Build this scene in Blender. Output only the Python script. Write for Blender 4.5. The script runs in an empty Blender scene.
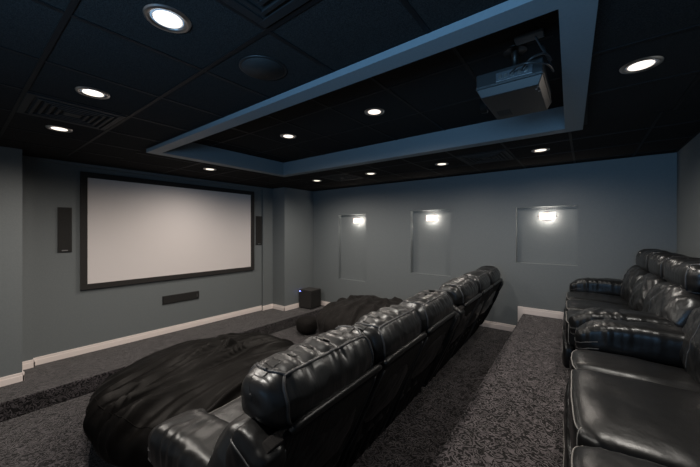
import bpy, math, random
from mathutils import Vector, Matrix, noise
random.seed(4)
SC = bpy.context.scene
COL = SC.collection
HZ = 2.046                      # camera height over the lowest floor
FL, ST, AI, PL, CE, TR = 0.0, 0.204, 0.391, 0.712, 3.046, 3.216
XW, XB, XP, YB, XR, Y0 = -5.98, -5.92, -5.489, 5.643, 0.92, -1.6
R = math.radians

# ------------------------------------------------------------------ materials
def mat(name, col, rough=.6, metal=0, bump=None, spec=.5, emit=None, es=0, sheen=0, coat=0, trans=0):
    m = bpy.data.materials.new(name); m.use_nodes = True
    nt = m.node_tree; b = nt.nodes['Principled BSDF']
    b.inputs['Base Color'].default_value = (*col, 1)
    b.inputs['Roughness'].default_value = rough
    b.inputs['Metallic'].default_value = metal
    b.inputs['Specular IOR Level'].default_value = spec
    b.inputs['Sheen Weight'].default_value = sheen
    if 'leather' in name: b.inputs['Specular Tint'].default_value = (.86, .94, 1, 1)
    b.inputs['Sheen Roughness'].default_value = .4
    b.inputs['Coat Weight'].default_value = coat
    b.inputs['Transmission Weight'].default_value = trans
    if emit:
        b.inputs['Emission Color'].default_value = (*emit, 1)
        b.inputs['Emission Strength'].default_value = es
    if bump:
        tc = nt.nodes.new('ShaderNodeTexCoord')
        prev = None
        for (sc, strength, dist, stretch) in bump:
            mp = nt.nodes.new('ShaderNodeMapping'); mp.inputs['Scale'].default_value = stretch
            n = nt.nodes.new('ShaderNodeTexNoise'); n.inputs['Scale'].default_value = sc
            n.inputs['Detail'].default_value = 4
            bp = nt.nodes.new('ShaderNodeBump'); bp.inputs['Strength'].default_value = strength
            bp.inputs['Distance'].default_value = dist
            nt.links.new(tc.outputs['Object'], mp.inputs['Vector'])
            nt.links.new(mp.outputs['Vector'], n.inputs['Vector'])
            nt.links.new(n.outputs['Fac'], bp.inputs['Height'])
            if prev: nt.links.new(prev.outputs['Normal'], bp.inputs['Normal'])
            prev = bp
        nt.links.new(prev.outputs['Normal'], b.inputs['Normal'])
    return m

def mottled(name, c0, c1, scale, rough, bumpd=.002, detail=3, lo=.4, hi=.6, spec=.3):
    m = mat(name, c0, rough, spec=spec); nt = m.node_tree; b = nt.nodes['Principled BSDF']
    tc = nt.nodes.new('ShaderNodeTexCoord'); n = nt.nodes.new('ShaderNodeTexNoise')
    n.inputs['Scale'].default_value = scale; n.inputs['Detail'].default_value = detail
    cr = nt.nodes.new('ShaderNodeValToRGB')
    cr.color_ramp.elements[0].position = lo; cr.color_ramp.elements[1].position = hi
    cr.color_ramp.elements[0].color = (*c0, 1); cr.color_ramp.elements[1].color = (*c1, 1)
    nt.links.new(tc.outputs['Object'], n.inputs['Vector'])
    nt.links.new(n.outputs['Fac'], cr.inputs['Fac'])
    nt.links.new(cr.outputs['Color'], b.inputs['Base Color'])
    bp = nt.nodes.new('ShaderNodeBump'); bp.inputs['Distance'].default_value = bumpd
    nt.links.new(n.outputs['Fac'], bp.inputs['Height']); nt.links.new(bp.outputs['Normal'], b.inputs['Normal'])
    return m

def carpet(name, dark, light, scale, lo, hi):
    """short curling leaf strokes woven dark into a lighter pile"""
    m = mat(name, dark, .95, spec=.1); nt = m.node_tree; b = nt.nodes['Principled BSDF']
    L = nt.links.new; N = nt.nodes.new
    b.inputs['Sheen Weight'].default_value = .25
    tc = N('ShaderNodeTexCoord')
    wn = N('ShaderNodeTexNoise'); wn.inputs['Scale'].default_value = scale; wn.inputs['Detail'].default_value = 1
    L(tc.outputs['Object'], wn.inputs['Vector'])
    sb = N('ShaderNodeVectorMath'); sb.operation = 'MULTIPLY_ADD'; sb.inputs[1].default_value = (3.2 / scale,) * 3
    L(wn.outputs['Color'], sb.inputs[0]); L(tc.outputs['Object'], sb.inputs[2])
    v = N('ShaderNodeTexVoronoi'); v.feature = 'SMOOTH_F1'; v.inputs['Scale'].default_value = scale * .5; v.inputs['Smoothness'].default_value = .3
    L(sb.outputs[0], v.inputs['Vector'])
    wv = N('ShaderNodeMath'); wv.operation = 'MULTIPLY'; wv.inputs[1].default_value = 26
    L(v.outputs['Distance'], wv.inputs[0])
    sn = N('ShaderNodeMath'); sn.operation = 'SINE'; L(wv.outputs[0], sn.inputs[0])
    mu = N('ShaderNodeMapRange'); mu.inputs['From Min'].default_value = -1; mu.inputs['From Max'].default_value = 1
    L(sn.outputs[0], mu.inputs['Value'])
    fine = N('ShaderNodeTexNoise'); fine.inputs['Scale'].default_value = 260; fine.inputs['Detail'].default_value = 2
    L(tc.outputs['Object'], fine.inputs['Vector'])
    big = N('ShaderNodeTexNoise'); big.inputs['Scale'].default_value = 11.0; big.inputs['Detail'].default_value = 5
    L(tc.outputs['Object'], big.inputs['Vector'])
    cr = N('ShaderNodeValToRGB'); e = cr.color_ramp.elements
    e[0].position = lo; e[1].position = hi; e[0].color = (*dark, 1); e[1].color = (*light, 1)
    L(mu.outputs[0], cr.inputs['Fac'])
    m1 = N('ShaderNodeMix'); m1.data_type = 'RGBA'; m1.blend_type = 'MULTIPLY'; m1.inputs['Factor'].default_value = .7
    mr = N('ShaderNodeMapRange'); mr.inputs['From Min'].default_value = .3; mr.inputs['From Max'].default_value = .7
    mr.inputs['To Min'].default_value = .55; mr.inputs['To Max'].default_value = 1.35
    L(fine.outputs['Fac'], mr.inputs['Value'])
    cb = N('ShaderNodeCombineColor')
    mr2 = N('ShaderNodeMapRange'); mr2.inputs['From Min'].default_value = .3; mr2.inputs['From Max'].default_value = .7
    mr2.inputs['To Min'].default_value = .4; mr2.inputs['To Max'].default_value = 1.6
    L(big.outputs['Fac'], mr2.inputs['Value'])
    mm = N('ShaderNodeMath'); mm.operation = 'MULTIPLY'; L(mr.outputs[0], mm.inputs[0]); L(mr2.outputs[0], mm.inputs[1])
    for k in range(3): L(mm.outputs[0], cb.inputs[k])
    L(cr.outputs['Color'], m1.inputs['A']); L(cb.outputs['Color'], m1.inputs['B'])
    L(m1.outputs['Result'], b.inputs['Base Color'])
    bp = N('ShaderNodeBump'); bp.inputs['Distance'].default_value = .006; bp.inputs['Strength'].default_value = .7
    ad = N('ShaderNodeMath'); ad.operation = 'ADD'; L(mu.outputs[0], ad.inputs[0]); L(fine.outputs['Fac'], ad.inputs[1])
    L(ad.outputs[0], bp.inputs['Height']); L(bp.outputs['Normal'], b.inputs['Normal'])
    return m

M = dict(
    wall=mottled('wall_paint', (.126, .143, .151), (.133, .150, .158), 60, .55, .0006),
    beam=mottled('beam_paint', (.145, .174, .192), (.152, .182, .200), 60, .5, .0006),
    white=mat('white_trim_paint', (.72, .66, .64), .4),
    tile=mottled('black_ceiling_tile', (.014, .0132, .0128), (.028, .026, .025), 180, .9, .002, 5, spec=.05),
    tee=mat('black_ceiling_tee', (.004, .004, .0045), .6, spec=.2),
    vent=mat('black_vent_metal', (.008, .008, .0085), .6, spec=.3),
    ventd=mat('vent_dark', (.003, .003, .003), .9),
    carpet=carpet('patterned_carpet', (.0065, .006, .0068), (.085, .077, .084), 19, .36, .74),
    carpet_shaded=carpet('patterned_carpet_shaded', (.0055, .0052, .006), (.054, .050, .055), 17, .25, .85),  # same carpet, darker: shade of aisle and lower floors put into its colour
    leather=mat('black_leather', (.006, .0062, .0065), .34, bump=[(320, .18, .001, (1, 1, 1)), (16, .35, .006, (1, 1, 1))], spec=.30),
    leather2=mat('gathered_black_leather', (.007, .0072, .0075), .34, bump=[(300, .15, .001, (1, 1, 1)), (6, .30, .014, (1.0, 4.5, 1.0))], spec=.5),
    piping=mat('leather_piping', (.030, .031, .033), .4),
    stitch=mat('grey_stitching', (.17, .17, .165), .6),
    cloth=mat('black_back_cloth', (.006, .006, .0066), .8, bump=[(9, .5, .02, (.3, 6, .3))], spec=.2),
    suede=mat('black_suede', (.003, .0028, .0027), .46, bump=[(40, .25, .003, (2.2, .7, 1))], spec=.06, sheen=.0),
    suede2=mat('charcoal_suede', (.0075, .0068, .0066), .75, bump=[(240, .2, .001, (1, 1, 1)), (14, .6, .02, (1, 1, 1))], spec=.1, sheen=.03),
    screen=mat('projection_screen', (.60, .575, .58), .85, spec=.1),
    velvet=mat('black_velvet_frame', (.010, .009, .009), .8, sheen=.1),
    grille=mottled('speaker_grille', (.006, .006, .006), (.020, .020, .020), 420, .7, .001),
    plastic=mat('black_plastic', (.006, .006, .0063), .5),
    badge=mat('silver_badge', (.35, .35, .36), .35, 1),
    gunmetal=mat('satin_metal', (.45, .44, .43), .3, 1),
    darkmetal=mat('dark_bronze_metal', (.03, .028, .026), .4, .8),
    glow=mat('downlight_lens', (.9, .88, .85), .5, emit=(1, .88, .74), es=1.7),
    shade=mat('frosted_glass', (.42, .34, .32), .4, emit=(1, .80, .70), es=1.5),
    bulb=mat('lit_bulb', (1, 1, 1), .4, emit=(1, .93, .82), es=22),
    led=mat('blue_led', (.1, .1, .9), .4, emit=(.12, .16, 1), es=14),
    ports=mat('port_panel_grey', (.06, .065, .07), .35),
    lens=mat('lens_glass', (.01, .01, .02), .05, coat=1),
    cable=mat('black_cable', (.02, .02, .02), .35),
)

# ------------------------------------------------------------------ mesh helpers
class MB:
    def __init__(s): s.v = []; s.f = []; s.smooth = []; s.marks = []
    def add(s, vs, fs, smooth=False):
        o = len(s.v); s.marks.append((o, len(s.f))); s.v += [tuple(p) for p in vs]; s.f += [tuple(i + o for i in f) for f in fs]; s.smooth += [smooth] * len(fs)
        return s
    def box(s, x0, x1, y0, y1, z0, z1, mtx=None):
        vs = [Vector((x, y, z)) for x in (x0, x1) for y in (y0, y1) for z in (z0, z1)]
        if mtx: vs = [mtx @ v for v in vs]
        return s.add(vs, [(0, 1, 3, 2), (4, 6, 7, 5), (0, 4, 5, 1), (2, 3, 7, 6), (0, 2, 6, 4), (1, 5, 7, 3)])
    def tube(s, pts, r, n=8, cap=True, closed=False):
        pts = [Vector(p) for p in pts]; N = len(pts); vs = []; up = None
        for i, p in enumerate(pts):
            a = pts[(i - 1) % N] if (closed or i > 0) else p
            b = pts[(i + 1) % N] if (closed or i < N - 1) else p
            t = (b - a).normalized() if (b - a).length > 1e-9 else Vector((0, 0, 1))
            if up is None: up = Vector((0, 0, 1)) if abs(t.z) < .9 else Vector((1, 0, 0))
            x = t.cross(up); x = x.normalized() if x.length > 1e-6 else t.orthogonal().normalized()
            y = x.cross(t).normalized(); up = y
            rr = r[i] if isinstance(r, (list, tuple)) else r
            for k in range(n):
                a_ = 2 * math.pi * k / n
                vs.append(p + x * math.cos(a_) * rr + y * math.sin(a_) * rr)
        fs = []
        for i in range(N if closed else N - 1):
            j = (i + 1) % N
            for k in range(n):
                l = (k + 1) % n
                fs.append((i * n + k, i * n + l, j * n + l, j * n + k))
        if cap and not closed:
            fs.append(tuple(range(n))[::-1]); fs.append(tuple((N - 1) * n + k for k in range(n)))
        return s.add(vs, fs, True)
    def lathe(s, prof, c, n=40, axis='z', flip=False):
        vs = []; fs = []; m = len(prof)
        for (r, h) in prof:
            for k in range(n):
                a = 2 * math.pi * k / n
                if axis == 'z': vs.append((c[0] + r * math.cos(a), c[1] + r * math.sin(a), c[2] + h))
                elif axis == 'x': vs.append((c[0] + h, c[1] + r * math.cos(a), c[2] + r * math.sin(a)))
                else: vs.append((c[0] + r * math.cos(a), c[1] + h, c[2] + r * math.sin(a)))
        for i in range(m - 1):
            for k in range(n):
                l = (k + 1) % n
                fs.append((i * n + k, i * n + l, (i + 1) * n + l, (i + 1) * n + k))
        fs.append(tuple(range(n))); fs.append(tuple((m - 1) * n + k for k in range(n))[::-1])
        return s.add(vs, fs, True)
    def soft(s, fn, n=20):
        """closed skin: fn maps a cube-surface point to space"""
        idx = {}; vs = []; fs = []
        def g(q):
            k = tuple(round(c * n) for c in q)
            if k not in idx: idx[k] = len(vs); vs.append(fn(q))
            return idx[k]
        rng = [i * 2 / n - 1 for i in range(n + 1)]
        for ax in range(3):
            for sg in (-1, 1):
                for i in range(n):
                    for j in range(n):
                        c = []
                        for (a, b) in ((i, j), (i + 1, j), (i + 1, j + 1), (i, j + 1)):
                            q = [0, 0, 0]; q[ax] = sg; q[(ax + 1) % 3] = rng[a]; q[(ax + 2) % 3] = rng[b]
                            c.append(g(q))
                        fs.append(tuple(c) if sg > 0 else tuple(c[::-1]))
        return s.add(vs, fs, True)
    def build_each(s, name, m, parent):
        """one object for every run added"""
        mk = s.marks + [(len(s.v), len(s.f))]
        for (v0, f0), (v1, f1) in zip(mk, mk[1:]):
            MB().add(s.v[v0:v1], [tuple(i - v0 for i in f) for f in s.f[f0:f1]], True).build(name, m, parent)
    def build(s, name, m, parent=None, bevel=0, sub=0, auto=None):
        me = bpy.data.meshes.new(name); me.from_pydata(s.v, [], s.f); me.materials.append(m)
        for p, sm in zip(me.polygons, s.smooth): p.use_smooth = sm
        me.update()
        o = bpy.data.objects.new(name, me); COL.objects.link(o)
        if parent: o.parent = parent
        if bevel:
            b = o.modifiers.new('bevel', 'BEVEL'); b.width = bevel; b.segments = 2; b.limit_method = 'ANGLE'; b.angle_limit = R(40)
        return o

def shape(c, h, p=4., disp=None, warp=None, roty=0.):
    """superellipsoid mapper: centre c, half sizes h, exponent p; disp(local, q)->metres outwards; warp last"""
    c = Vector(c); ca, sa = math.cos(roty), math.sin(roty)
    px = p if isinstance(p, (tuple, list)) else (p, p, p)
    def fn(q):
        q = [math.tan(a * .7) / math.tan(.7) for a in q]
        if isinstance(p, (tuple, list)):      # (xy exponent, z exponent)
            pr, pz = p
            rxy = (abs(q[0]) ** pr + abs(q[1]) ** pr) ** (1 / pr)
            sN = (rxy ** pz + abs(q[2]) ** pz) ** (1 / pz)
            pp = pz
        else:
            sN = (abs(q[0]) ** p + abs(q[1]) ** p + abs(q[2]) ** p) ** (1 / p); pp = p
        u = [a / sN for a in q]
        v = Vector([u[i] * h[i] for i in range(3)])
        nn = Vector([math.copysign(abs(u[i]) ** (pp - 1), u[i]) / h[i] for i in range(3)])
        nn = nn.normalized() if nn.length > 1e-9 else v.normalized()
        if disp: v = v + nn * disp(v, u)
        if warp: v = warp(v, u)
        v = Vector((v.x * ca + v.z * sa, v.y, -v.x * sa + v.z * ca))
        return c + v
    return fn

def nz(x, y, z): return noise.noise(Vector((x, y, z)))
def ridge(x, y, z): return 1 - 2 * abs(noise.noise(Vector((x, y, z))))
def sstep(a, b, x):
    t = max(0, min(1, (x - a) / (b - a))); return t * t * (3 - 2 * t)

def empty(name, loc=(0, 0, 0), rz=0.):
    o = bpy.data.objects.new(name, None); COL.objects.link(o); o.location = loc; o.rotation_euler = (0, 0, rz)
    o.empty_display_size = .1
    return o
def tag(o, label=None, cat=None, group=None, kind=None):
    if label: o['label'] = label
    if cat: o['category'] = cat
    if group: o['group'] = group
    if kind: o['kind'] = kind
    return o
def struct(name, mb, m, parent=None, bevel=0):
    o = mb.build(name, m, parent, bevel)
    if not parent: o['kind'] = 'structure'
    return o
def copy_tree(o, parent=None):
    c = o.copy(); COL.objects.link(c)
    if parent: c.parent = parent
    for ch in list(o.children): copy_tree(ch, c)
    return c

# ------------------------------------------------------------------ floors
TILT = math.tan(R(1.6))
def wedge(x0a, x0b, x1a, x1b, ya, yb, z0, z1):
    vs = [(x, y, z) for z in (z0, z1) for (x, y) in ((x0a, ya), (x1a, ya), (x1b, yb), (x0b, yb))]
    return MB().add(vs, [(3, 2, 1, 0), (4, 5, 6, 7), (0, 1, 5, 4), (1, 2, 6, 5), (2, 3, 7, 6), (3, 0, 4, 7)])
struct('floor', MB().box(-6.1, 1.1, Y0, YB + .1, -.12, FL), M['carpet_shaded'])
struct('floor_stage', MB().box(-6.1, -4.955, Y0, YB + .1, FL, ST), M['carpet_shaded'], bevel=.015)
def xl(x, y): return x - TILT * (y - YB)
struct('floor_aisle', wedge(xl(-2.08, Y0), -2.08, xl(-.81, Y0) + .05, -.76, Y0, YB + .1, FL, AI), M['carpet_shaded'], bevel=.015)
struct('floor_platform', wedge(xl(-.811, Y0), -.811, 1.1, 1.1, Y0, YB + .1, FL, PL), M['carpet'], bevel=.012)

# ------------------------------------------------------------------ walls
w = MB().box(-6.2, XW, Y0, YB, 0, CE + .2)
w.box(XW, XB, .50, .70, 0, CE).box(XW, XB, 4.43, 4.75, 0, CE).box(XW, XB, .70, 4.43, HZ + .955, CE)
struct('wall_screen', w, M['wall'])
struct('wall_pier_near', MB().box(XW, XP, Y0, .556, 0, CE), M['wall'])
struct('wall_pier_far', MB().box(XW, XP, 4.70, YB, 0, CE), M['wall'])
NI = [(-4.665, -3.873, HZ - 1.137, HZ + .374), (-2.79, -1.984, HZ - .845, HZ + .396), (-.906, -.097, HZ - .520, HZ + .378)]
w = MB().box(-6.2, 1.1, YB + .1, YB + .2, -.1, CE + .2)
x = -6.2
for (a, b, z0, z1) in NI:
    w.box(x, a, YB, YB + .1, -.1, CE + .2); w.box(a, b, YB, YB + .1, -.1, z0); w.box(a, b, YB, YB + .1, z1, CE + .2); x = b
w.box(x, 1.1, YB, YB + .1, -.1, CE + .2)
struct('wall_niches', w, M['wall'])
struct('wall_right', MB().box(XR, XR + .15, Y0, YB, 0, CE + .2), M['wall'])

# ------------------------------------------------------------------ baseboards
def bboard(n, *runs):
    mb = MB()
    for (x0, x1, y0, y1, z, nx, ny) in runs:   # main board and a thinner top lip
        mb.box(x0, x1, y0, y1, z, z + .075)
        mb.box(x0 + (.006 if nx < 0 else 0), x1 - (.006 if nx > 0 else 0), y0 + (.006 if ny < 0 else 0), y1 - (.006 if ny > 0 else 0), z + .075, z + .108)
    struct('baseboard_' + n, mb, M['white'], bevel=.003)
t = .018
bboard('screen', (XW, XW + t, .70, 4.43, ST, 1, 0), (XB, XB + t, .57, .70 + t, ST, 1, 0), (XW, XB + t, .70, .70 + t, ST, 0, 1),
       (XB, XB + t, 4.43 - t, 4.70, ST, 1, 0))
bboard('pier_near', (XP, XP + t, Y0, .556 + t, ST, 1, 0), (XB, XP + t, .556, .556 + t, ST, 0, 1))
bboard('pier_far', (XP, XP + t, 4.70 - t, YB, ST, 1, 0), (XB, XP + t, 4.70 - t, 4.70, ST, 0, -1))
bboard('niche_stage', (XP, -4.80, YB - t, YB, ST, 0, -1))
mb = MB().box(-4.86, -4.80, YB - t, YB, FL, ST + .108).box(-4.86, -2.06, YB - t, YB, FL, .108)
struct('baseboard_niche_low', mb, M['white'], bevel=.003)
bboard('niche_aisle', (-2.06, -.87, YB - t, YB, AI, 0, -1))
mb = MB().box(-.878, -.80, YB - t - .002, YB, AI, PL + .108)
mb.box(-.80, XR, YB - t, YB, PL, PL + .075).box(-.80, XR, YB - t + .004, YB, PL + .075, PL + .108)
struct('baseboard_niche_platform', mb, M['white'], bevel=.003)
bboard('right', (XR - t, XR, Y0, YB - t, PL, -1, 0))

# ------------------------------------------------------------------ ceiling with dropped frame and raised tray
BX0, BX1, BY0, BY1 = -4.265, -.02, 1.475, 3.645        # outer edges of the frame
IX0, IX1, IY0, IY1 = -4.13, -.158, 1.60, 3.515         # inner edges
ZB = HZ + .955
c = MB().box(-6.2, 1.1, Y0, BY0 + .01, CE, CE + .1).box(-6.2, 1.1, BY1 - .01, YB + .1, CE, CE + .1)
c.box(-6.2, BX0 + .01, BY0, BY1, CE, CE + .1).box(-.03, 1.1, BY0, BY1, CE, CE + .1)
c.box(BX0, .05, BY0, BY1, TR, TR + .08)
ceil = struct('ceiling', c, M['tile'])
def ox(y): return -.02 - .0323 * (y - 3.55)
def ix(y): return -.155 - .0323 * (y - 3.5)
fr = wedge(BX0, BX0, ox(BY0), ox(IY0), BY0, IY0, ZB, TR)
for a in (wedge(BX0, BX0, ox(IY1), ox(BY1), IY1, BY1, ZB, TR), wedge(BX0, BX0, IX0, IX0, IY0, IY1, ZB, TR), wedge(ix(IY0), ix(IY1), ox(IY0), ox(IY1), IY0, IY1, ZB, TR)):
    fr.add(a.v, a.f)
struct('trim_beam_frame', fr, M['beam'])
def grid(mb, x0, x1, y0, y1, xs, ys, z):
    for x in xs:
        if x0 < x < x1: mb.box(x - .012, x + .012, y0, y1, z - .004, z + .01)
    for y in ys:
        if y0 < y < y1: mb.box(x0, x1, y - .012, y + .012, z - .0043, z + .01)
xsn = [-1.26 + .633 * k for k in range(-8, 5)]; xsf = [-.13 + .635 * k for k in range(-10, 3)]
xst = [-1.935 + .632 * k for k in range(-5, 4)]
ysn = [.335 + .633 * k for k in range(-4, 9)]
g = MB(); grid(g, XP, XR, Y0, BY0, xsn, ysn, CE); grid(g, XP, XR, BY1, YB, xsf, [4.15, 4.785, 5.42], CE)
grid(g, XB, BX0, BY0, BY1, xsf, [2.265, 2.9, 3.535], CE); grid(g, BX1, XR, BY0, BY1, [.0, .58], [2.225, 2.86], CE)
grid(g, IX0, IX1, IY0, IY1, xst, [2.2, 2.84], TR)
g.build('ceiling_grid', M['tee'], ceil)
e = MB()   # perimeter angle
for a in ((XP, XR, YB - .022, YB), (XB, XB + .02, .56, 4.7), (XR - .022, XR, Y0, YB), (XP, XP + .02, Y0, .56), (XP, XP + .02, 4.7, YB),
          (BX0, BX1, BY0 - .012, BY0), (BX1, BX1 + .02, BY0, BY1), (BX0, BX1, BY1, BY1 + .012), (BX0 - .012, BX0, BY0, BY1)):
    e.box(a[0], a[1], a[2], a[3], CE - .003, CE + .005)
e.build('edge_angle', M['tee'], ceil)

# ------------------------------------------------------------------ recessed downlights
LIGHTS = [
    (-1.567, .632, CE, 'recessed downlight nearest the camera, beside the black round ceiling speaker'),
    (-2.835, .640, CE, 'recessed downlight beside the black air grille over the stage end, nearer the camera'),
    (-4.095, .665, CE, 'recessed downlight in the corner above the near wall pier, beyond the air grille'),
    (-4.84, 2.583, CE, 'recessed downlight above the projection screen, between screen and ceiling beam'),
    (-4.25, 4.467, CE, 'recessed downlight nearest the subwoofer corner, above the tall narrow niche'),
    (-2.98, 4.49, CE, 'second downlight along the niche wall from the subwoofer corner'),
    (-1.711, 4.495, CE, 'third downlight along the niche wall, between the middle niche and the tray'),
    (-.446, 4.463, CE, 'fourth downlight along the niche wall, above the short wide niche'),
    (.264, 2.543, CE, 'recessed downlight over the raised platform sofas beside the projector end of the beam'),
    (-2.92, 2.56, TR, 'recessed downlight inside the raised ceiling tray, farther from the projector'),
    (-1.65, 2.55, TR, 'recessed downlight inside the raised ceiling tray, nearer the projector'),
]
SPOT = []
for i, (x, y, z, lab) in enumerate(LIGHTS):
    if i == 0:
        o = empty('recessed_downlight', (x, y, z)); d0 = o
        MB().lathe([(.071, 0), (.071, -.004), (.083, -.009), (.097, -.006), (.099, 0)], (0, 0, 0), 48).build('trim_ring', M['gunmetal'], o)
        MB().lathe([(.060, -.001), (.0705, -.001), (.0705, -.004), (.060, -.0025)], (0, 0, 0), 40).build('reflector', M['white'], o)
        MB().lathe([(.0, .0), (.0595, .0), (.0595, -.005), (.0, -.0065)], (0, 0, 0), 40).build('lens', M['glow'], o)
    else:
        o = copy_tree(d0); o.location = (x, y, z)
    tag(o, lab, 'ceiling light', 'recessed ceiling downlights')
    ld = bpy.data.lights.new('downlight_lamp', 'SPOT'); ld.spot_size = R(174); ld.spot_blend = .9; ld.shadow_soft_size = .06
    ld.color = (1, .885, .775); ld.energy = 92 * (1.35, 1.35, 1.6, 1.15, 1.35, .55, .6, .75, 1.1, .9, .9)[i]
    lo = bpy.data.objects.new('downlight_lamp', ld); COL.objects.link(lo); lo.location = (x, y, z - .03)
    SPOT.append(lo)

# ------------------------------------------------------------------ air grilles and round speaker
def vent(x, y, lab):
    o = empty('air_grille', (x, y, CE)); s = .30
    b = MB().box(-s, s, -s, s, -.005, 0); b.build('backing', M['ventd'], o)
    f = MB()
    def sq(a, wd, z0, z1):
        f.box(-a, a, -a, -a + wd, z0, z1).box(-a, a, a - wd, a, z0, z1).box(-a, -a + wd, -a + wd, a - wd, z0, z1).box(a - wd, a, -a + wd, a - wd, z0, z1)
    sq(s, .045, -.012, -.005); f.build('frame', M['vent'], o, bevel=.003)
    f = MB()
    for k, a in enumerate((.235, .19, .145, .10)): sq(a, .022, -.017, -.0052)
    f.box(-.055, .055, -.055, .055, -.017, -.0052)
    f.build('louvre', M['vent'], o, bevel=.003)
    tag(o, lab, 'air vent', 'square ceiling air grilles')
    return o
vent(-3.475, .645, 'black square air grille in the ceiling between two downlights near the screen wall')
vent(-.943, .645, 'black square air grille directly overhead, next to the round ceiling speaker tile')
vent(-1.085, 4.47, 'black square air grille in the ceiling above and beyond the projector, between two downlights')
vent(-3.62, 4.47, 'black square air grille in the ceiling above the gap between tall and middle niches')
o = MB().lathe([(0, 0), (.142, 0), (.142, -.004), (.137, -.008), (.13, -.006), (0, -.007)], (-1.575, 1.18, CE), 56).build('ceiling_speaker', M['plastic'])
g = MB().lathe([(0, 0), (.128, 0), (.128, -.003), (0, -.004)], (-1.575, 1.18, CE - .006), 48).build('speaker_grille', M['grille'], o)
tag(o, 'round black speaker set flush in the ceiling tile beside the blue beam', 'ceiling speaker')

# ------------------------------------------------------------------ projection screen and wall speakers
s = empty('projection_screen', (XW, 2.7, HZ))
y0, y1, z0, z1, fw = -1.505, 1.51, -.885, .882, .082
f = MB(); D0, D1 = 0, .04
for a in ((y0, y1, z0, z0 + fw), (y0, y1, z1 - fw, z1), (y0, y0 + fw, z0 + fw, z1 - fw), (y1 - fw, y1, z0 + fw, z1 - fw)): f.box(D0, D1, *a)
f.build('frame', M['velvet'], s, bevel=.004)
MB().box(.004, .022, y0 + fw - .005, y1 - fw + .005, z0 + fw - .005, z1 - fw + .005).build('screen_fabric', M['screen'], s)
tag(s, 'wide white fixed frame projection screen with black border on the front wall', 'projection screen')

def wspk(y0, y1, z0, z1, lab, badge):
    o = empty('wall_speaker', (XW, (y0 + y1) / 2, (z0 + z1) / 2)); hy, hz = (y1 - y0) / 2, (z1 - z0) / 2
    MB().box(0, .016, -hy, hy, -hz, hz).build('bezel', M['plastic'], o, bevel=.004)
    MB().box(.0165, .022, -hy + .008, hy - .008, -hz + .008, hz - .008).build('grille', M['grille'], o, bevel=.002)
    if badge == 'v': MB().box(.0225, .025, -.035, .03, -hz + .018, -hz + .034).build('badge', M['badge'], o)
    else: MB().box(.0225, .025, hy - .05, hy - .035, -.03, .03).build('badge', M['badge'], o)
    tag(o, lab, 'speaker', 'flush wall speakers round the screen')
wspk(.950, 1.105, HZ - .311, HZ + .338, 'tall slim black wall speaker on the camera side of the screen, beside the near pier', 'v')
wspk(4.27, 4.435, HZ - .325, HZ + .336, 'tall slim black wall speaker between the screen and the subwoofer corner', 'v')
wspk(2.32, 2.969, HZ - 1.315, HZ - 1.165, 'long horizontal black wall speaker centred below the screen', 'h')

# ------------------------------------------------------------------ subwoofer
s = empty('subwoofer', (-5.265, 5.295, ST), R(3))
MB().box(-.185, .185, -.185, .185, .02, .445).build('cabinet', M['velvet'], s, bevel=.012)
MB().box(.186, .197, -.172, .172, .035, .43).build('grille', M['grille'], s, bevel=.006)
for a in (-.14, .14):
    for b in (-.14, .14): MB().lathe([(.02, 0), (.024, .021)], (a, b, 0), 16).build('foot', M['plastic'], s)
MB().box(-.187, -.1855, -.08, -.06, .40, .415).build('power_light', M['led'], s)
MB().lathe([(.004, 0), (.012, -.002), (.012, -.006)], (-.150, -.186, .405), 16, 'y').build('indicator', M['led'], s)
tag(s, 'small black cube subwoofer on the carpeted stage in the far corner', 'subwoofer')

# ------------------------------------------------------------------ niche sconces
def sconce(x, z, lab):
    o = empty('wall_sconce', (x, YB + .1, z))
    MB().box(-.045, .045, -.012, 0, -.07, .05).build('wall_plate', M['gunmetal'], o, bevel=.003)
    MB().box(-.115, .115, -.045, -.033, .035, .05).box(-.012, .012, -.04, -.012, .03, .05).build('bracket', M['gunmetal'], o, bevel=.003)
    sh = MB()
    sh.box(-.105, .105, -.088, -.083, -.062, .048)
    sh.build('glass_shade', M['shade'], o, bevel=.004)
    MB().lathe([(.003, -.016), (.011, -.01), (.013, 0), (.010, .01), (.005, .016)], (0, -.055, .0), 20).build('bulb', M['bulb'], o)
    MB().lathe([(.003, -.012), (.014, -.010), (.016, 0), (.004, .004)], (.125, -.06, -.005), 20, 'x').build('knob', M['darkmetal'], o)
    MB().lathe([(.003, -.004), (.016, 0), (.014, .010), (.003, .012)], (-.125, -.06, -.005), 20, 'x').build('knob', M['darkmetal'], o)
    tag(o, lab, 'wall light', 'small wall lights in the niches')
    pd = bpy.data.lights.new('sconce_glow', 'POINT'); pd.energy = 13; pd.color = (1, .90, .78); pd.shadow_soft_size = .022
    po = bpy.data.objects.new('sconce_glow', pd); COL.objects.link(po); po.location = (x, YB + .1 - .055, z)
sconce(-4.13, HZ + .235, 'lit glass wall light in the tall narrow niche nearest the subwoofer corner')
sconce(-2.36, HZ + .250, 'lit glass wall light in the middle niche of the three')
sconce(-.478, HZ + .235, 'lit glass wall light in the short wide niche nearest the platform sofas')

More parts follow.
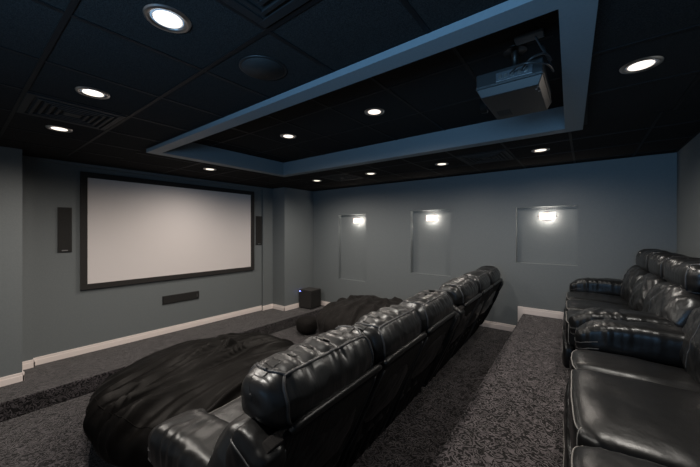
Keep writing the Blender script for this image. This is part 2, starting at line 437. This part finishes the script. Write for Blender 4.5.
# ------------------------------------------------------------------ projector
p = empty('ceiling_projector', (-.365, 2.235, TR))
zb, zt = HZ + .815 - TR, HZ + .955 - TR
pb = MB(); zm = (zb + zt) / 2
def slab(x0, x1, y0, y1, z0, z1, k):
    vs = [(x, y, z) for (z, kk) in ((z0, k), (z1, 0)) for (x, y) in ((x0 + kk, y0 + kk), (x1 - kk, y0 + kk), (x1 - kk, y1 - kk), (x0 + kk, y1 - kk))]
    pb.add(vs, [(3, 2, 1, 0), (4, 5, 6, 7), (0, 1, 5, 4), (1, 2, 6, 5), (2, 3, 7, 6), (3, 0, 4, 7)])
slab(-.172, .178, -.252, .252, zb, zb + .05, .022); slab(-.176, .182, -.256, .256, zb + .05, zb + .058, 0); slab(-.172, .178, -.252, .252, zb + .058, zt, 0)
pb.build('body', M['plastic'], p, bevel=.010)
MB().lathe([(.055, -.035), (.058, 0), (.048, .004)], (-.186, .06, (zb + zt) / 2), 32, 'x').build('lens_ring', M['darkmetal'], p)
MB().lathe([(.0, -.03), (.045, -.03), (.045, .0), (0, .004)], (-.182, .06, (zb + zt) / 2), 32, 'x').build('lens', M['lens'], p)
pp = MB().box(-.06, .13, -.259, -.248, zt - .075, zt - .022).build('port_panel', M['ports'], p, bevel=.003)
q_ = MB()
for a in (-.045, -.015, .02, .055, .09): q_.box(a, a + .018, -.263, -.2592, zt - .062, zt - .038)
q_.build('port', M['gunmetal'], pp)
MB().box(-.14, .14, -.02, .02, zt - .01, zt + .02).box(-.03, .03, -.1, .1, zt + .02, zt + .032).build('mount_bracket', M['darkmetal'], p, bevel=.003)
MB().lathe([(.02, zt + .03), (.02, -.012)], (0, 0, 0), 24).build('pole', M['darkmetal'], p)
MB().lathe([(.07, -.012), (.07, -.001)], (0, 0, 0), 32).build('ceiling_plate', M['darkmetal'], p)
q_ = MB()
for k in range(7): q_.box(-.12 + k * .012, -.114 + k * .012, .05, .16, zb - .001, zb + .004)
q_.build('vent_slot', M['ventd'], p)
for (a, b) in ((.15, -.16), (.14, -.2), (.15, -.225)):
    MB().lathe([(.006, 0), (.005, -.003)], (a, b + .02, zb + .0), 12).build('adjuster', M['badge'], p)
def cab(pts, r):
    P = [Vector(a) for a in pts]; out = []
    for i in range(len(P) - 1):
        a = P[max(i - 1, 0)]; b = P[i]; c_ = P[i + 1]; d = P[min(i + 2, len(P) - 1)]
        for k in range(8):
            t_ = k / 8
            out.append(.5 * ((2 * b) + (c_ - a) * t_ + (2 * a - 5 * b + 4 * c_ - d) * t_ * t_ + (3 * b - a - 3 * c_ + d) * t_ ** 3))
    out.append(P[-1]); return MB().tube(out, r, 8)
cab([(.08, -.27, zt - .05), (.13, -.33, zt - .03), (.19, -.28, zt), (.205, -.12, zt + .03), (.16, -.1, zt + .12), (.12, -.12, -.002)], .006).build('power_cable', M['cable'], p)
cab([(.02, -.27, zt - .05), (.1, -.36, zt - .06), (.20, -.3, zt - .07), (.215, -.1, zt - .03), (.19, .02, zt + .08), (.15, .04, -.002)], .005).build('signal_cable', M['cable'], p)
MB().box(.02, .17, -.16, -.08, -.02, -.001).build('ceiling_socket', M['ports'], p, bevel=.004)
tag(p, 'black projector hung from the ceiling tray at the platform end, facing the screen', 'projector')

# ------------------------------------------------------------------ reclining sofas
def band(y, w_, n, rad=.5):
    return abs(y / w_)
def loop_pts(fn, qs): return [fn(q) for q in qs]
def line_q(a, b, n=40): return [[a[i] + (b[i] - a[i]) * k / n for i in range(3)] for k in range(n + 1)]

def make_sofa(label, seats, folds, group):
    S = empty('reclining_sofa'); tag(S, label, 'sofa', group)
    W = 1.18
    MB().box(.10, .64, -W + .27, W - .27, .02, .30).box(.12, .50, -W + .02, W - .02, .0, .16).build('base_frame', M['cloth'], S, bevel=.01)
    # arms
    for sg in (-1, 1):
        yc = sg * (W - .137)
        sd = sg * 3.1
        def da(v, u):
            w_ = .015 * nz(v.x * 24 + 2 * nz(v.x * 4, v.y * 5, 1) + v.y * 3, v.y * 3, sd) * sstep(.1, -.15, v.x) * sstep(-.4, .5, u[2]) + .006 * nz(v.x * 6, v.y * 9, v.z * 6 + sd)
            g_ = .014 * nz(v.x * 24, 0, sd) * math.exp(-((abs(u[1]) - .93) / .16) ** 2) * sstep(-.6, 0, u[2])
            return w_ + g_
        def wa(v, u):
            d = sstep(-.20, -.43, v.x)
            return Vector((v.x, v.y * (1 + .03 * d), v.z - .035 * d * d + .012 * math.cos(v.x * 5)))
        top = shape((.455, yc, .558), (.42, .138, .117), 3.8, da, wa)
        m_ = MB().soft(top, 44)
        def ds(v, u): return .006 * nz(v.x * 12, v.y * 6, v.z * 5 + sd) + .006 * ridge(v.x * 5, 0, v.z * 9 + sd)
        side = shape((.345, yc, .25), (.265, .112, .235), 6, ds)
        m_.soft(side, 22)
        A = m_.build('arm', M['leather'], S)
        pm = MB()
        pm.tube([side(q) for q in line_q((-1, -1, -1), (-1, -1, .9))] , .005, 6)
        pm.tube([side(q) for q in line_q((-1, 1, -1), (-1, 1, .9))], .005, 6)
        for zz in (-.1, -.62):
            pm.tube([top(q) for q in line_q((-.8, -1, zz), (-1, -1, zz), 30) + line_q((-1, -1, zz), (-1, 1, zz), 24)[1:] + line_q((-1, 1, zz), (-.8, 1, zz), 30)[1:]], .0035, 6)
        pm.build_each('piping', M['piping'], A)
    # seats and leg rests
    for k, (a, b) in enumerate(seats):
        yc, hw = (a + b) / 2, (b - a) / 2 - .004
        def dseat(v, u, yc=yc, k=k):
            y = v.y + yc; d = 0
            for (fy, dep, wd, bend) in folds:
                d -= dep * math.exp(-((y - fy - bend * (v.x + .33) ** 2) / wd) ** 2) * sstep(-.6, .3, u[2]) * (1.15 - .5 * sstep(0, .3, v.x))
            e_ = abs(u[1])
            d += .004 * math.sin(v.x * 120 + 3 * nz(v.x * 8, k, 0)) * math.exp(-((e_ - .95) / .07) ** 2) * sstep(-.33, -.2, -v.x - .0) * 0
            d += .005 * math.sin(v.z * 0 + v.x * 105) * math.exp(-((e_ - .97) / .06) ** 2) * sstep(-.15, -.30, v.x)
            d += .006 * nz(v.x * 5, y * 5, k) + .002 * nz(v.x * 17, y * 17, k + 4)
            return d
        def wseat(v, u): return Vector((v.x, v.y, v.z + .012 * (1 - u[1] ** 2) - .02 * sstep(-.1, .3, v.x)))
        fn = shape((.38, yc, .388), (.38, hw, .125), 7.5, dseat, wseat)
        C_ = MB().soft(fn, 40).build('seat_cushion', M['leather'], S)
        pm = MB()
        pm.tube([fn(q) for q in line_q((-1, -.97, .86), (-1, .97, .86), 50)], .0032, 6)
        pm.tube([fn(q) for q in line_q((-1, -.985, -1), (-1, -.985, .95), 20)], .0032, 6)
        pm.tube([fn(q) for q in line_q((-1, .985, -1), (-1, .985, .95), 20)], .0032, 6)
        pm.build_each('stitching', M['stitch'], C_)
        def dl(v, u, k=k): return .010 * nz(v.x * 4, v.y * 7 + k, v.z * 9) + .006 * math.sin(v.y * 130 + k) * math.exp(-((u[2] - .95) / .1) ** 2)
        ff = shape((.035, yc, .175), (.06, hw - .005, .135), 4, dl)
        L_ = MB().soft(ff, 26).build('leg_rest', M['leather'], S)
        pm = MB(); pm.tube([ff(q) for q in line_q((-1, -1, .2), (-1, 1, .2), 30)], .003, 6)
        pm.build_each('stitching', M['stitch'], L_)
    # backs
    DX = .11
    for k, (a, b) in enumerate(((-W, -.33), (-.33, .33), (.33, W))):
        yc, hw = (a + b) / 2, (b - a) / 2
        end = -1 if k == 0 else (1 if k == 2 else 0)
        # back panel: slab from (.50,.03) to (.89,.90)
        Lh = math.hypot(.39, .87) / 2; ang = math.atan2(.39, .87)
        def dp(v, u, k=k):
            return (.012 * math.sin(v.y * 46 + 1.5 * nz(v.z * 3, k, 0)) * sstep(.05, -.25, v.z) + .004 * nz(v.y * 5, v.z * 4, k)) * (1 if u[0] > .6 else .2)
        def wp(v, u): return Vector((v.x, v.y * (1 - .07 * sstep(.1, -.45, v.z)), v.z))
        pf_ = shape((.685 + DX, yc, .455), (.028, hw - .006, Lh), 12, dp, wp, ang)
        P_ = MB().soft(pf_, 30).build('back_panel', M['cloth'], S)
        rm = MB().tube([(.905 + DX, yc - end * .06 + (hw - .022 - abs(end) * .06) * t_, .905 - .010 * abs(t_) ** 8) for t_ in [i / 15 - 1 for i in range(31)]], [.012 + .008 * min(1, (1 - abs(i / 15 - 1)) * 9) for i in range(31)], 12)
        rm.build('top_rail', M['leather'], P_)
        rm = MB().tube([pf_(q) for q in line_q((1, -.96, -1), (1, -.96, 1))], .006, 6).tube([pf_(q) for q in line_q((1, .96, -1), (1, .96, 1))], .006, 6)
        rm.build_each('piping', M['piping'], P_)
        if end:
            wf = shape((.795 + DX, end * (W - .068), .80), (.105, .066, .105), 4.5, lambda v, u: .005 * nz(v.x * 20, v.y * 20, v.z * 20), None, ang)
            ws = shape((.65 + DX, end * (W - .045), .45), (.10, .035, .36), 5, lambda v, u: .008 * nz(v.x * 6, 2, v.z * 6), None, ang)
            Wg = MB().soft(wf, 18).soft(ws, 14).build('side_wing', M['leather'], S)
            MB().tube([wf(q) for q in line_q((-1, end, .5), (1, end, .5), 24)], .005, 6).tube([wf(q) for q in line_q((1, -end, -.6), (1, -end, 1), 12)] , .004, 6).build_each('piping', M['piping'], Wg)
        # lower back cushion
        def db(v, u, k=k, hw=hw):
            fr_ = sstep(-.1, -.7, u[0])
            wr = .020 * nz((v.y + v.z * .8) * 9, v.z * 4.0 - v.y * 3, k * 5.3) + .012 * nz((v.y - v.z) * 17, v.z * 8, k * 2.3 + 8)
            g_ = .018 * nz(v.y * 22, 0, k) * math.exp(-((abs(u[2]) - .92) / .15) ** 2)
            return wr * (.35 + .65 * fr_) + g_
        def wb(v, u): return Vector((v.x - .035 * math.cos(u[2] * 1.5) * (1 if v.x < 0 else 0), v.y, v.z))
        bf = shape((.655 + DX, yc, .645), (.150, hw - .006, .245), 3.4, db, wb, R(20))
        B_ = MB().soft(bf, 44).build('back_cushion', M['leather2'], S)
        pm = MB().tube([bf(q) for q in line_q((-1, .02, -.9), (-1, .02, .9), 40)], .004, 6)
        pm.build_each('piping', M['piping'], B_)
        # head cushion
        hs = []
        subs = (a, b)
        def dh(v, u, k=k, hw=hw):
            nr = abs(nz(v.y * 5 + k * 3, 0, 3))
            top = sstep(.15, .75, u[2])
            w1 = .021 * nz(v.y * 17 + .7 * nz(v.x * 5, k, v.y * 3), v.x * 1.6 + v.y * 2, k * 3.7) * top * (1 - .7 * math.exp(-((u[0] - .9) / .1) ** 2))
            w2 = .02 * nz(v.y * 24, v.z * 3, k) * math.exp(-((u[2] - .62) / .3) ** 2) * (.3 + nr)
            e_ = math.exp(-((abs(u[1]) - 1) / .13) ** 2)
            w3 = .008 * nz(u[0] * 1.8, u[2] * 1.8, k * 3 + end) * e_
            w4 = .003 * ridge(v.y * 9, v.z * 12, k + 9) * sstep(.2, .8, u[0])
            return (w1 + w2) * (1 - .85 * e_) + w3 * .6 + w4
        def wh(v, u): return Vector((v.x + (.02 * sstep(0, 1, u[2]) if v.x < 0 else -.045 * sstep(-.1, 1, u[2])), v.y, v.z))
        hf = shape((.755 + DX, yc - end * .04, .982), (.148, hw - .004 - abs(end) * .04, .125), 3.8, dh, wh)
        H_ = MB().soft(hf, 60).build('head_cushion', M['leather2'], S)
        pm = MB()
        pm.tube([hf(q) for q in line_q((1, -.97, .95), (1, .97, .95), 90)], .0075, 6)
        for s2 in (-1, 1):
            ring = [(1, s2 * .97, -1), (1, s2 * .97, 1), (-1, s2 * .97, 1), (-1, s2 * .97, -1)]
            pts = []
            for i in range(4):
                pts += [hf(q) for q in line_q(ring[i], ring[(i + 1) % 4], 20)[:-1]]
            pm.tube(pts, .0075, 6, closed=True)
        pm.build_each('piping', M['piping'], H_)
    return S

std = ((-.905, -.305), (-.30, .30), (.305, .905))
G1 = 'black leather reclining sofas'
s1 = make_sofa('black leather three seat recliner sofa seen from behind, nearest the camera in the front row', std, (), G1)
s2 = copy_tree(s1); s2['label'] = 'black recliner sofa at the far end of the front row, beside the niche wall'
s3 = copy_tree(s1); s3['label'] = 'black recliner sofa at the far end of the raised platform, beside the niche wall'
s4 = make_sofa('black leather recliner sofa with smooth wide seat on the raised platform, nearest the camera',
               ((-.905, -.325), (-.317, .905)), ((.46, .034, .030, .16), (.50, .010, .10, .16)), G1)
A = R(2)
for s_, loc in ((s1, (-1.935, 1.785, AI)), (s2, (-2.02, 4.185, AI)), (s3, (-.185, 4.335, PL)), (s4, (-.065, 1.875, PL))):
    s_.location = loc; s_.rotation_euler = (0, 0, A)

# ------------------------------------------------------------------ bean bags
def beanbag(name, loc, h, p, disp, n, m, label, group, cat='bean bag', rz=0, seam=None):
    fn = shape((0, 0, h[2]), h, p, disp)
    def fn2(q):
        v = fn(q); v.z = max(v.z, .0); return v
    o = MB().soft(fn2, n).build(name, m)
    o.location = loc; o.rotation_euler = (0, 0, rz)
    if seam: MB().tube([fn2(q) for q in seam], .004, 6).build('seam', m, o)
    return tag(o, label, cat, group)
def fold(x, w=.16):
    """soft cloth fold: rounded crest, narrower valley"""
    return math.exp(-(x / w) ** 2)
def d1(v, u):
    t = sstep(-.35, .6, u[2])
    wx = v.x + .22 * nz(v.x * .9, v.y * 1.1, 3) + .06 * nz(v.x * 3, v.y * 2.2, 8) + .12 * v.y
    a = nz(wx * 3.6, v.y * .7, 1.7)
    f = .105 * fold(a - .02, .10) * (.55 + nz(v.x * 1.3, v.y * 1.6, 12))
    g = .045 * nz(wx * 8.5, v.y * 1.9 + 4, 5.1)
    c_ = .05 * nz(v.x * 1.6, v.y * 1.6, 9)
    sd = nz(math.atan2(v.y, v.x) * 3.4, v.z * 1.8, 2.2)
    return t * (f + g + c_) + (1 - t) * .03 * sd + .004 * nz(v.x * 14, v.y * 14, v.z * 14)
def d2(v, u):
    t = sstep(-.2, .7, u[2])
    a = nz(v.x * 4 + v.y * 1.2, v.y * 1.4, 7.7); b_ = nz(v.x * 8, v.y * 4, 2.1)
    return t * (.055 * fold(a, .16) + .035 * b_) + .02 * nz(v.x * 2, v.y * 2, v.z * 3) + .006 * nz(v.x * 9, v.y * 9, v.z * 9)
def d3(v, u): return .012 * nz(v.x * 5, v.y * 5, v.z * 5)
GB = 'giant bean bags on the sunken floor'
beanbag('bean_bag', (-3.32, 1.83, FL), (1.10, 1.10, .32), (2.2, 2.7), d1, 80, M['suede'],
        'giant creased black bean bag on the sunken floor in front of the near sofa', GB,
        seam=line_q((-1, -1, .55), (1, -1, .8), 60))
beanbag('bean_bag', (-3.05, 4.62, FL), (.94, .93, .39), (2.2, 2.4), d2, 60, M['suede2'],
        'giant charcoal bean bag with bunched folds behind the small footstool, near the niche wall', GB)
beanbag('bean_bag_footstool', (-4.42, 4.36, FL), (.21, .21, .17), (2.2, 2.6), d3, 24, M['suede2'],
        'small round charcoal bean bag footstool beside the giant bean bag, below the stage edge', 'bean bag footstools', 'footstool')

# ------------------------------------------------------------------ light and camera
w = bpy.data.worlds.new('World'); SC.world = w; w.use_nodes = True
bg = w.node_tree.nodes['Background']; bg.inputs[0].default_value = (.84, .91, 1, 1); bg.inputs[1].default_value = .21
def area(name, loc, rot, sx, sy, en, col):
    ld = bpy.data.lights.new(name, 'AREA'); ld.shape = 'RECTANGLE'; ld.size = sx; ld.size_y = sy; ld.energy = en; ld.color = col
    o = bpy.data.objects.new(name, ld); COL.objects.link(o); o.location = loc; o.rotation_euler = rot; return o
area('added_cool_fill', (-.35, -1.3, 2.15), (R(140), 0, R(0)), 2.2, .8, 84, (.27, .60, 1)).data.spread = R(140)  # cool light added behind the camera to blue the beams; no doorway built
cam = bpy.data.cameras.new('camera'); co = bpy.data.objects.new('camera', cam); COL.objects.link(co)
co.location = (0, 0, HZ); co.rotation_euler = (R(90), 0, R(37.44))
cam.sensor_width = 36; cam.lens = 36 * 308 / 700; cam.shift_y = -(233.5 - 230.75) / 700; cam.clip_start = .02
SC.camera = co
SC.view_settings.view_transform = 'Standard'; SC.view_settings.look = 'None'; SC.view_settings.gamma = 1
SC.view_settings.use_curve_mapping = False; SC.view_settings.exposure = 0
SC.cycles.use_denoising = True
